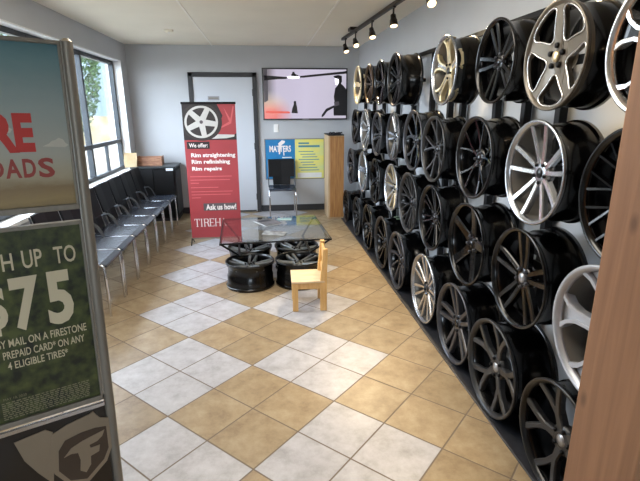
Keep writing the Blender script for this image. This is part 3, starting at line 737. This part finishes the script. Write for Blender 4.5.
shp([(272,100),(560,70),(575,66),(575,84),(440,96),(300,110),(276,110)], 'beam_image', dk)
shp([(52,60),(74,58),(78,140),(76,250),(60,262),(52,262)], 'edge_image', gy)
shp([(222,94),(230,86),(234,74),(244,74),(248,86),(270,96),(268,102),(226,102)], 'lamp_image', dk)
shp([(196,102),(230,98),(280,102),(276,114),(234,118),(206,114)], 'lamp_glow_image', lt)
shp([(238,258),(245,255),(252,258),(254,276),(258,296),(262,334),(222,332),(228,300),(236,280)], 'cat_image', dk)
shp([(60,318),(210,322),(212,334),(60,332)], 'ground_image', mat('screen_red_image', (170,70,60), .4, emit=(190,84,72), estr=.7))
shp([(490,100),(520,92),(545,98),(546,132),(540,146),(556,160),(574,182),(576,350),(494,350),(492,310),(500,270),(494,230),(502,176),(516,160),(526,140),(524,118),(500,112)], 'person_image', dk)
shp([(500,112),(524,118),(526,140),(516,158),(504,150),(500,130)], 'face_image', lt, -.0592)
shp([(494,262),(526,258),(530,282),(500,292)], 'hand_image', gy, -.0592)
shp([(494,284),(500,296),(452,322),(430,352),(414,362),(416,346),(444,306)], 'tool_image', dk)
MB().box(-.05, .05, -.057, -.0552, -.376, -.366).build('badge', M['plate'], t)

# ------------------------------------------------------------------ blue and yellow poster
t = thing('wall_poster', 'wide blue and yellow framed notice on the back wall under the television', 'poster', (.495, YB, .837))
f = MB(); 
for a in (-.475, .465): f.box(a, a+.01, -.018, 0, -.32, .32)
for a in (-.32, .31): f.box(-.475, .475, -.018, 0, a, a+.01)
f.build('frame', M['alum'], t)
MB().box(-.466, .005, -.012, -.002, -.312, .312).build('blue_sheet', M['blue_print'], t)
MB().box(.005, .466, -.012, -.002, -.312, .312).build('yellow_sheet', M['yellow_print'], t)
text_mesh(MB(), 'MATTERS', -.40, -.06, .115, .215, -.0135, bold=.03).build('lettering', M['white_print'], t)
q = MB(); q.prism([(-.20,.30),(-.15,.285),(-.16,.255),(-.21,.22),(-.235,.08),(-.255,.08),(-.25,.2),(-.26,.25)][::-1], -.015, -.014)
q.prism([(-.19,.2),(-.175,.2),(-.165,.06),(-.18,.06)][::-1], -.015, -.014); q.build('pen_emblem', M['white_print'], t)
q = MB()
for i, (z, a, b) in enumerate(((.02,-.2,-.05), (-.02,-.36,-.1))): q.box(a, b, -.0135, -.0125, z, z+.016)
q.build('small_print', M['paper'], t)
q = MB(); q.box(.06, .23, -.0135, -.0125, .235, .26).box(.06, .40, -.0135, -.0125, .185, .215)
for i in range(8): q.box(.06+.03*(i % 3), .30+.03*((i*5) % 4), -.0135, -.0125, .11-.042*i, .122-.042*i)
q.build('small_print', M['teal_print'], t)
MB().box(.04, .43, -.0135, -.0125, -.30, -.22).build('footer_band', M['paper'], t)

# ------------------------------------------------------------------ oak cabinet
t = thing('oak_cabinet', 'tall narrow oak cabinet between the back wall and the wheel rack', 'cabinet', (1.02, 7.05, 0))
MB().box(-.08, .15, -.25, .20, .0, 1.235).build('body', M['oak_edge'], t, bevel=.003)
MB().box(-.055, .15, -.266, -.25, .03, 1.225).build('door', M['oak'], t, bevel=.002)
MB().box(-.085, .15, -.27, .21, 1.235, 1.25).build('top_panel', M['black'], t, bevel=.003)
o = MB(); pts = []
for i in range(41):
    a = i/40; pts.append((-.06+.19*a, -.2+.06*math.sin(a*9), .012+.012*abs(math.sin(a*14))))
o = o.tube(pts, .009, 8).build('cable', M['black']); o.location = (1.02, 7.05, 1.251); tag(o, 'black cable lying loosely on top of the oak cabinet', 'cable')

# ------------------------------------------------------------------ roll-up banner
BY = 5.62
t = thing('roll_up_banner', 'tall red roll-up banner stand in front of the pale door', 'banner', (-.605, BY, 0))
BW, Z0, Z1 = .30, .09, 1.675
MB().box(-BW, BW, .0, .004, Z0, Z1).build('banner_sheet', M['red'], t)
MB().box(-BW, BW, -.006, .012, .078, .094).build('bottom_bar', M['alum'], t, bevel=.003)
for x in (-BW+.0, BW-.0): MB().tube([(x, .004, .09), (x-.01, -.03, .0)], .007).tube([(x, .004, .09), (x, .16, .0)], .006).build('foot', M['black'], t)
MB().box(-BW-.008, BW+.008, -.008, .014, Z1-.012, Z1+.014).build('top_bar', M['black'], t, bevel=.003)
MB().tube([(0, .035, .07), (0, .02, Z1)], .008).build('support_pole', M['alum'], t)
bx = lambda x: -BW+(x-20)/312*2*BW     # from the enlarged upper half (391 px view)
bz = lambda y: Z1-(y-45)/(481-45)*.79
MB().box(bx(20), bx(332), -.0012, -.0002, bz(272), Z1-.012).build('photo_panel', M['dark_print'], t)
q = MB()
q.prism([(bx(a), bz(b)) for a, b in ((222,45),(332,45),(332,230),(320,240),(190,236),(200,215),(235,180),(255,120))][::-1], -.0022, -.0014); q.build('car_body_image', M['red'], t)
q = MB(); q.prism([(bx(a), bz(b)) for a, b in ((190,236),(320,240),(318,252),(270,262),(160,266))][::-1], -.0022, -.0014); q.build('sill_image', M['rim_print'], t)
q = MB(); q.prism([(bx(a), bz(b)) for a, b in ((262,70),(300,140),(318,60),(325,66),(304,170),(240,200),(236,192),(292,158))][::-1], -.003, -.0024); q.build('car_highlight_image', M['pink_print'], t)
def ell(cx, cz, rx, rz, n=40, rot=0): return [(cx+rx*math.cos(a)*math.cos(rot)-rz*math.sin(a)*math.sin(rot), cz+rx*math.cos(a)*math.sin(rot)+rz*math.sin(a)*math.cos(rot)) for a in [2*PI*i/n for i in range(n)]]
cx, cz = bx(128), bz(160)
MB().prism([(max(x, -BW), z) for x, z in ell(cx, cz, .235, .212)], -.0034, -.0026).build('tyre_image', M['tyre_print'], t)
q = MB(); r_ = ell(cx, cz, .19, .180, rot=.3); r_i = ell(cx, cz, .165, .155, rot=.3); n = len(r_)
q.add([(x, -.0045, z) for x, z in r_]+[(x, -.0045, z) for x, z in r_i], [(i, (i+1) % n, n+(i+1) % n, n+i) for i in range(n)])
for k in range(5):
    a = 1.1+k*2*PI/5; ca, sa = math.cos(a), math.sin(a)
    q.prism([(cx+.03*ca-.035*sa, cz+.03*sa+.035*ca), (cx+.17*ca-.028*sa, cz+.16*sa+.028*ca), (cx+.17*ca+.028*sa, cz+.16*sa-.028*ca), (cx+.03*ca+.035*sa, cz+.03*sa-.035*ca)], -.0046, -.0042)
q.prism(ell(cx, cz, .05, .05, 20), -.005, -.0046); q.build('wheel_image', M['rim_print'], t)
MB().prism(ell(cx, cz, .02, .02, 16), -.0056, -.0052).build('wheel_cap_image', M['grey_print'], t)
MB().box(bx(34), bx(168), -.003, -.0004, bz(327), bz(282)).build('caption_strip', M['dark_print'], t)
text_mesh(MB(), 'We offer:', bx(46), bx(156), bz(318), bz(292), -.0036, bold=.02).build('lettering', M['white_print'], t)
for s_, x1_, y0_, y1_ in (('Rim straightening', 318, 388, 354), ('Rim refinishing', 284, 430, 396), ('Rim repairs', 232, 474, 442)):
    text_mesh(MB(), s_, bx(54), bx(x1_), bz(y0_), bz(y1_), -.002, bold=.035).build('lettering', M['white_print'], t)
cz2 = lambda y: .10+(410-y)/(410-20)*(bz(474)-.10+.0)     # lower half of the banner
lx = lambda x: -BW+(x-55)/(352-55)*2*BW
q = MB()
for y, a, b in ((48,72,312),(68,72,300),(86,72,120),(112,72,230),(136,72,312),(154,72,300),(172,72,125)): q.box(lx(a), lx(b), -.0018, -.0004, cz2(y+2.5), cz2(y-2.5))
q.build('small_print', M['pink_print'], t)
MB().box(lx(136), lx(332), -.0018, -.0004, cz2(250), cz2(206)).build('slogan_strip', M['grey_print'], t)
text_mesh(MB(), 'Ask us how!', lx(150), lx(328), cz2(246), cz2(212), -.0026, bold=.03).build('lettering', M['white_print'], t)
q = MB()
def serif(s_, xs, za, zb):
    for ch, (a, b) in zip(s_, xs):
        w_ = b-a; st = .011; sr_ = .005
        def stem(x): q.box(x-st/2, x+st/2, -.0022, -.0006, za, zb); q.box(x-st, x+st, -.0022, -.0006, za, za+sr_); 
        if ch == 'T': stem((a+b)/2); q.box(a, b, -.0022, -.0006, zb-sr_*1.2, zb); q.box(a, a+.005, -.0022, -.0006, zb-.022, zb); q.box(b-.005, b, -.0022, -.0006, zb-.022, zb)
        elif ch == 'I': stem((a+b)/2); q.box((a+b)/2-st, (a+b)/2+st, -.0022, -.0006, zb-sr_, zb)
        elif ch in 'HE':
            stem(a+st); q.box(a, a+2*st, -.0022, -.0006, zb-sr_, zb)
            if ch == 'H': stem(b-st); q.box(b-2*st, b, -.0022, -.0006, zb-sr_, zb); q.box(a+st, b-st, -.0022, -.0006, (za+zb)/2-.003, (za+zb)/2+.003)
            else:
                for z in (za, (za+zb)/2-.003, zb-.006): q.box(a+st, b-(.01 if za < z < zb-.01 else 0), -.0022, -.0006, z, z+.006)
                for z in (za, zb-.02): q.box(b-.005, b, -.0022, -.0006, z, z+.02)
        elif ch == 'R':
            stem(a+st); mid = (za+zb)/2
            q.prism([(a, zb), (b-.016, zb), (b-.005, zb-.012), (b-.003, (mid+zb)/2), (b-.006, mid+.008), (b-.016, mid-.002), (a+st, mid-.002), (a+st, mid+.006), (b-.02, mid+.006), (b-.014, (mid+zb)/2), (b-.02, zb-.006), (a, zb-.006)][::-1], -.0022, -.0006)
            q.prism([(b-.024, mid), (b-.012, mid), (b+.003, za), (b-.012, za)][::-1], -.0022, -.0006)
        elif ch == 'A':
            m_ = (a+b)/2
            q.prism([(m_-.004, zb), (m_+.006, zb), (b, za), (b-.014, za)][::-1], -.0022, -.0006); q.prism([(m_-.004, zb), (m_+.002, zb), (a+.008, za), (a+.002, za)][::-1], -.0022, -.0006)
            q.box(a+.012, b-.01, -.0022, -.0006, za+.025, za+.031)
serif('TIREHA', [(lx(76), lx(108)), (lx(110), lx(126)), (lx(130), lx(162)), (lx(164), lx(192)), (lx(196), lx(232)), (lx(234), lx(264))], cz2(346), cz2(298))
q.build('brand_lettering', M['white_print'], t)

# ------------------------------------------------------------------ glass coffee table standing on four wheels
GT = 'wheels standing under the glass coffee table'
for (x, y, rd, lab) in ((-.165, 4.19, 10, 'flat black wheel under the glass table, front one beside the red banner side'), (.298, 4.19, 40, 'flat black wheel under the glass table, front one behind the pine chair'),
                    (-.175, 4.655, 25, 'flat black wheel under the glass table, rear one nearest the red banner'), (.305, 4.655, 60, 'flat black wheel under the glass table, rear one nearest the wheel rack')):
    wheel(lab, 'twin', 'table_grey', 'b_satin', 'table_grey', (x, y, .242), .455, D(rd), (0,0,0), GT, cap='b_satin', wscale=.240/(.205*.455/.48))
t = thing('coffee_table', 'low smoked-glass coffee table with slim black frame over four flat wheels', 'table', (.065, 4.60, 0), (0,0,.05))
tw, td, tz = .505, .49, .45
MB().box(-tw, tw, -td, td, tz-.010, tz).build('glass_top', M['table_glass'], t)
f = MB()
for s in (-1, 1):
    f.box(s*tw-.011, s*tw+.011, -td-.008, td+.008, tz-.026, tz-.0102)
    f.box(-tw, tw, s*td-.008, s*td+.008, tz-.022, tz-.0102)
f.build('frame', M['black'], t)
for sx_ in (-1, 1):
    for sy_ in (-1, 1):
        MB().tube([(sx_*tw, sy_*td, tz-.016), (sx_*.345, sy_*.31, .262)], .009).build('leg', M['black'], t)
for sx_ in (-1, 1): MB().bar((sx_*.345, -.32, .256), (sx_*.345, .32, .256), .022, .012).build('foot_rail', M['black'], t)
t = thing('magazine', 'grey magazine lying on the far part of the glass table', 'magazine', (.02, 4.80, .452), (0,0,.5))
MB().box(-.10, .10, -.135, .135, 0, .005).build('pages', M['paper'], t); MB().box(-.102, .102, -.137, .137, .005, .0065).build('cover', M['grey_paper'], t)
MB().box(-.08, .06, .03, .10, .0065, .0072).build('cover_picture', M['charcoal'], t)
t = thing('white_reflection', 'grey folded sheet drawn for the white reflection on the near part of the glass table', 'white_reflection', (.08, 4.34, .452), (0,0,1.2))  # sheet modelled in place of a white reflection in the glass
b = MB(); b.add([(-.07,-.11,.002),(0,-.11,.012),(.07,-.11,.003),(-.07,.11,.002),(0,.11,.012),(.07,.11,.003)], [(0,1,4,3),(1,2,5,4)]); o = b.build('sheet', mat('white_reflection_tint', (176,178,178), .3, rgb2=(110,114,116), scale=22), t); md = o.modifiers.new('s', 'SOLIDIFY'); md.thickness = .002
MB().box(.0, .045, -.07, .05, .0125, .0135).build('picture', M['grey_paper'], t)
t = thing('poster_reflection', 'small pale green sheet drawn for the poster reflection at the far edge of the glass table', 'poster_reflection', (.20, 4.93, .452), (0,0,-.1))  # greenish sheet modelled in place of the poster's reflection in the glass
MB().box(-.075, .075, -.05, .05, 0, .003).build('sheet', mat('poster_reflection_tint', (196,214,204), .4, rgb2=(96,150,160), scale=9), t)

# ------------------------------------------------------------------ pine child's chair
t = thing('child_chair', 'small light pine child chair in front of the glass table', 'chair', (.335, 3.65, 0), (0,0,-.03))
MB().box(-.145, .125, -.15, .15, .245, .263).build('seat', M['pine_seat'], t, bevel=.005)
for s in (-1, 1):
    MB().box(-.138, -.092, s*.127-.02, s*.127+.02, 0, .245).build('leg', M['pine'], t, bevel=.004)
    pl = MB(); pl.prism([(.088, 0), (.142, 0), (.142, .27), (.150, .53), (.113, .53), (.088, .27)][::-1], s*.127-.02, s*.127+.02); pl.build('back_post', M['pine'], t, bevel=.004)
    MB().box(-.092, .088, s*.127-.012, s*.127+.012, .19, .244).build('apron', M['pine'], t, bevel=.003)
MB().box(-.13, -.10, -.107, .107, .19, .244).build('apron', M['pine'], t, bevel=.003)
for z0, z1, xo in ((.40, .51, .130), (.30, .35, .120)):
    MB().box(xo-.01, xo+.008, -.107, .107, z0, z1).build('back_slat', M['pine'], t, bevel=.004)

# ------------------------------------------------------------------ poster stand close to the viewer
ang = math.atan2(.485, .875); ux = Vector((.875, .485, 0)).normalized(); nn = Vector((-ux.y, ux.x, 0)); K = 1.26804
t = thing('poster_stand', 'tall aluminium stand holding two posters, close by', 'stand', nn*K-ux*.018+Vector((0,0,.008)), (0,.022,ang))
SL = -.272; SR = .166
for x in (SR+.014, SL-.014):
    MB().tube([(x, .0, .03), (x, .0, 1.748)], .0135, 20).build('pole', M['alum'], t)
    MB().tube([(x, .0, 1.747), (x, .0, 1.755)], [.0135, .006], 16).build('pole_cap', M['alum_light'], t)
MB().box(SL-.06, SR+.06, -.17, .17, .0, .012).build('base_plate', M['black'], t, bevel=.004)
for x in (SR+.014, SL-.014): MB().lathe([(.0, .05), (.022, .05), (.03, .012), (0, .012)], 20, c=(x, 0, 0)).build('socket', M['alum'], t)
sky = ramp_mat('poster_landscape_print', 2, [(1.365,(120,102,70)), (1.39,(150,130,90)), (1.42,(132,112,80)), (1.445,(166,156,130)), (1.50,(168,168,156)), (1.60,(146,158,154)), (1.70,(104,134,138)), (1.755,(62,106,116))], noise=.045, nscale=9)
wood_ = mat('poster_forest_print', (76,84,42), .35, rgb2=(20,28,16), scale=34, coat=.2, detail=7)
def frame_(z0, z1, pm):
    f = MB(); w_ = .009
    f.box(SL, SR, -.011, .011, z0, z0+w_*1.6).box(SL, SR, -.011, .011, z1-w_, z1).box(SL, SL+w_*.7, -.011, .011, z0, z1).box(SR-w_*.7, SR, -.011, .011, z0, z1)
    fr = f.build('poster_frame', M['alum'], t, bevel=.002)
    return MB().box(SL+.004, SR-.004, -.004, .004, z0+.008, z1-.006).build('poster_sheet', pm, fr)
p1 = frame_(1.362, 1.748, sky); p2 = frame_(.826, 1.333, wood_)
MB().box(SR+.0002, SR+.003, -.008, -.002, .84, 1.75).build('edge_strip', M['alum_light'], t)
Yt = -.0048
q = MB(); text_mesh(q, 'R', .020, .0745, 1.502, 1.588, Yt, bold=.05); text_mesh(q, 'E', .068, .106, 1.503, 1.589, Yt, bold=.05); q.build('lettering', M['red_print'], p1).location.x = -0.016
q = MB()
for ch, a, b, z0, z1 in (('O', .004, .037, 1.447, 1.487), ('A', .039, .070, 1.445, 1.488), ('D', .0735, .099, 1.445, 1.488), ('S', .104, .137, 1.443, 1.489)): text_mesh(q, ch, a, b, z0, z1, Yt, bold=.03)
q.build('lettering', M['dkred_print'], p1).location.x = -0.0143
cm = mat('poster_cloud_print', (196,194,180), .4, var=.1, scale=30)
def cloud(parts):
    q = MB()
    top = [(x, z) for x, z in parts]
    q.prism(top, Yt+.0003, Yt+.0007); q.build('cloud_image', cm, p1)
cloud([(.104,1.515),(.150,1.512),(.158,1.517),(.152,1.522),(.148,1.530),(.139,1.534),(.132,1.529),(.124,1.527),(.118,1.521)])
cloud([(-.05,1.548),(.045,1.546),(.05,1.554),(.036,1.562),(.01,1.566),(-.02,1.561)])
cloud([(-.21,1.61),(-.10,1.61),(-.09,1.62),(-.105,1.636),(-.13,1.648),(-.155,1.634),(-.19,1.628)])
q = MB()
text_mesh(q, 'H', -.006, .0165, 1.230, 1.272, Yt, bold=.01); text_mesh(q, 'UP', .035, .0765, 1.230, 1.2745, Yt, bold=.01); text_mesh(q, 'TO', .1015, .1495, 1.230, 1.274, Yt, bold=.01)
text_mesh(q, '7', .0, .060, 1.074, 1.211, Yt, bold=.035); text_mesh(q, '5', .073, .131, 1.071, 1.213, Yt, bold=.035); text_mesh(q, '$', -.062, -.010, 1.072, 1.206, Yt, bold=.03)
text_mesh(q, 'BY MAIL ON A FIRESTONE', -.043, .1525, 1.0385, 1.0595, Yt, bold=.01)
text_mesh(q, 'PREPAID CARD* ON ANY', -.034, .145, 1.0085, 1.0300, Yt, bold=.01); text_mesh(q, '4 ELIGIBLE TIRES*', -.028, .103, .980, 1.001, Yt, bold=.01)
q.build('lettering', M['cream_print'], p2).location.x = -0.006
q = MB(); random.seed(3)
for r_ in range(9):
    z = .892-r_*.0055; x = -.06
    while x < .135-.0*r_:
        w_ = random.uniform(.004, .013); q.box(x, min(x+w_, .137), Yt-.0002, Yt, z, z+.0026); x += w_+.003
q.build('fine_print', M['fine_print'], p2).location.x = -0.0005
text_mesh(MB(), 'MAY 10, 2020', -.055, -.006, .899, .907, Yt).build('date_lettering', M['fine_print'], p2)
# lower display panel with shield emblem
pz0, pz1 = .40, .812
MB().box(SL, SR, -.008, .006, pz0, pz1).build('lower_panel', M['panel_dark'], t, bevel=.002)
MB().box(SL, SR, -.013, -.004, pz1-.004, pz1+.006).build('chrome_edge', M['chrome'], t)
MB().prism([(-.05,.782),(.02,.790),(.036,.776),(.03,.70),(.02,.62),(-.01,.67),(-.035,.72)][::-1], -.0105, -.0085).build('silver_wedge', M['panel_silver'], t)
MB().prism([(.034,.77),(.07,.785),(.125,.795),(.135,.80),(.150,.775),(.172,.765),(.172,.67),(.155,.63),(.10,.582),(.055,.60),(.025,.65),(.02,.70)][::-1], -.0115, -.0090).build('shield_border', M['panel_silver'], t)
MB().prism([(.042,.715),(.06,.74),(.10,.748),(.135,.748),(.163,.742),(.163,.672),(.148,.64),(.10,.598),(.06,.612),(.036,.655)][::-1], -.0125, -.0117).build('shield_field', M['brown_print'], t)
MB().prism([(.052,.690),(.072,.712),(.10,.722),(.158,.734),(.150,.716),(.136,.706),(.116,.702),(.118,.692),(.142,.692),(.138,.672),(.116,.666),(.114,.640),(.100,.620),(.086,.632),(.090,.664),(.086,.690),(.070,.694)][::-1], -.0138, -.0127).build('emblem_letter', M['panel_silver'], t)

# ------------------------------------------------------------------ light
Wd = bpy.data.worlds.new('sky'); S.world = Wd; Wd.use_nodes = True; nt = Wd.node_tree; bg = nt.nodes['Background']
st = nt.nodes.new('ShaderNodeTexSky'); st.sky_type = 'HOSEK_WILKIE'; st.turbidity = 4; st.sun_direction = Vector((.5, -.3, .75)).normalized(); st.ground_albedo = .4
mxn = nt.nodes.new('ShaderNodeMix'); mxn.data_type = 'RGBA'; mxn.inputs[0].default_value = .55; nt.links.new(st.outputs[0], mxn.inputs[6]); mxn.inputs[7].default_value = (.96,1.03,1.14,1)
nt.links.new(mxn.outputs[2], bg.inputs[0]); bg.inputs[1].default_value = 20.0
def portal(loc, rot, sx_, sy_):
    l = bpy.data.lights.new('window_portal', 'AREA'); l.shape = 'RECTANGLE'; l.size = sx_; l.size_y = sy_; l.cycles.is_portal = True
    o = bpy.data.objects.new('window_portal', l); COL.objects.link(o); o.location = loc; o.rotation_euler = rot
portal((XL-.22, (WY0+WY1)/2, (WZ0+WZ1)/2), (0, -PI/2, 0), WZ1-WZ0, WY1-WY0)
portal(((FX0+FX1)/2, YF-.22, (FZ0+FZ1)/2), (PI/2, 0, 0), FX1-FX0, FZ1-FZ0)
# out-of-view ceiling lamps, added to brighten the floor and ceiling
dfm = mat('added_lamp_diffuser', (255,250,240), .5, emit=(255,246,232), estr=9)
for xl, yl, lab in ((-.45, 3.3, 'added out-of-view ceiling lamp over the chairs side of the room'), (.25, 2.1, 'added out-of-view ceiling lamp over the open floor near the wheels')):
    cl = thing('added_ceiling_lamp', lab, 'lamp', (xl, yl, ZC), group='added ceiling lamps out of view')
    MB().box(-.32, .32, -.6, .6, -.015, 0).build('frame', M['white'], cl, bevel=.004)
    MB().box(-.30, .30, -.58, .58, -.075, -.015).build('diffuser', dfm, cl, bevel=.01)  # made deep so its glowing sides light the ceiling

S.view_settings.view_transform = 'Standard'; S.view_settings.look = 'None'; S.view_settings.gamma = 1; S.view_settings.use_curve_mapping = False
S.view_settings.exposure = 0.4
S.cycles.max_bounces = 8; S.cycles.transparent_max_bounces = 12; S.cycles.sample_clamp_indirect = 6
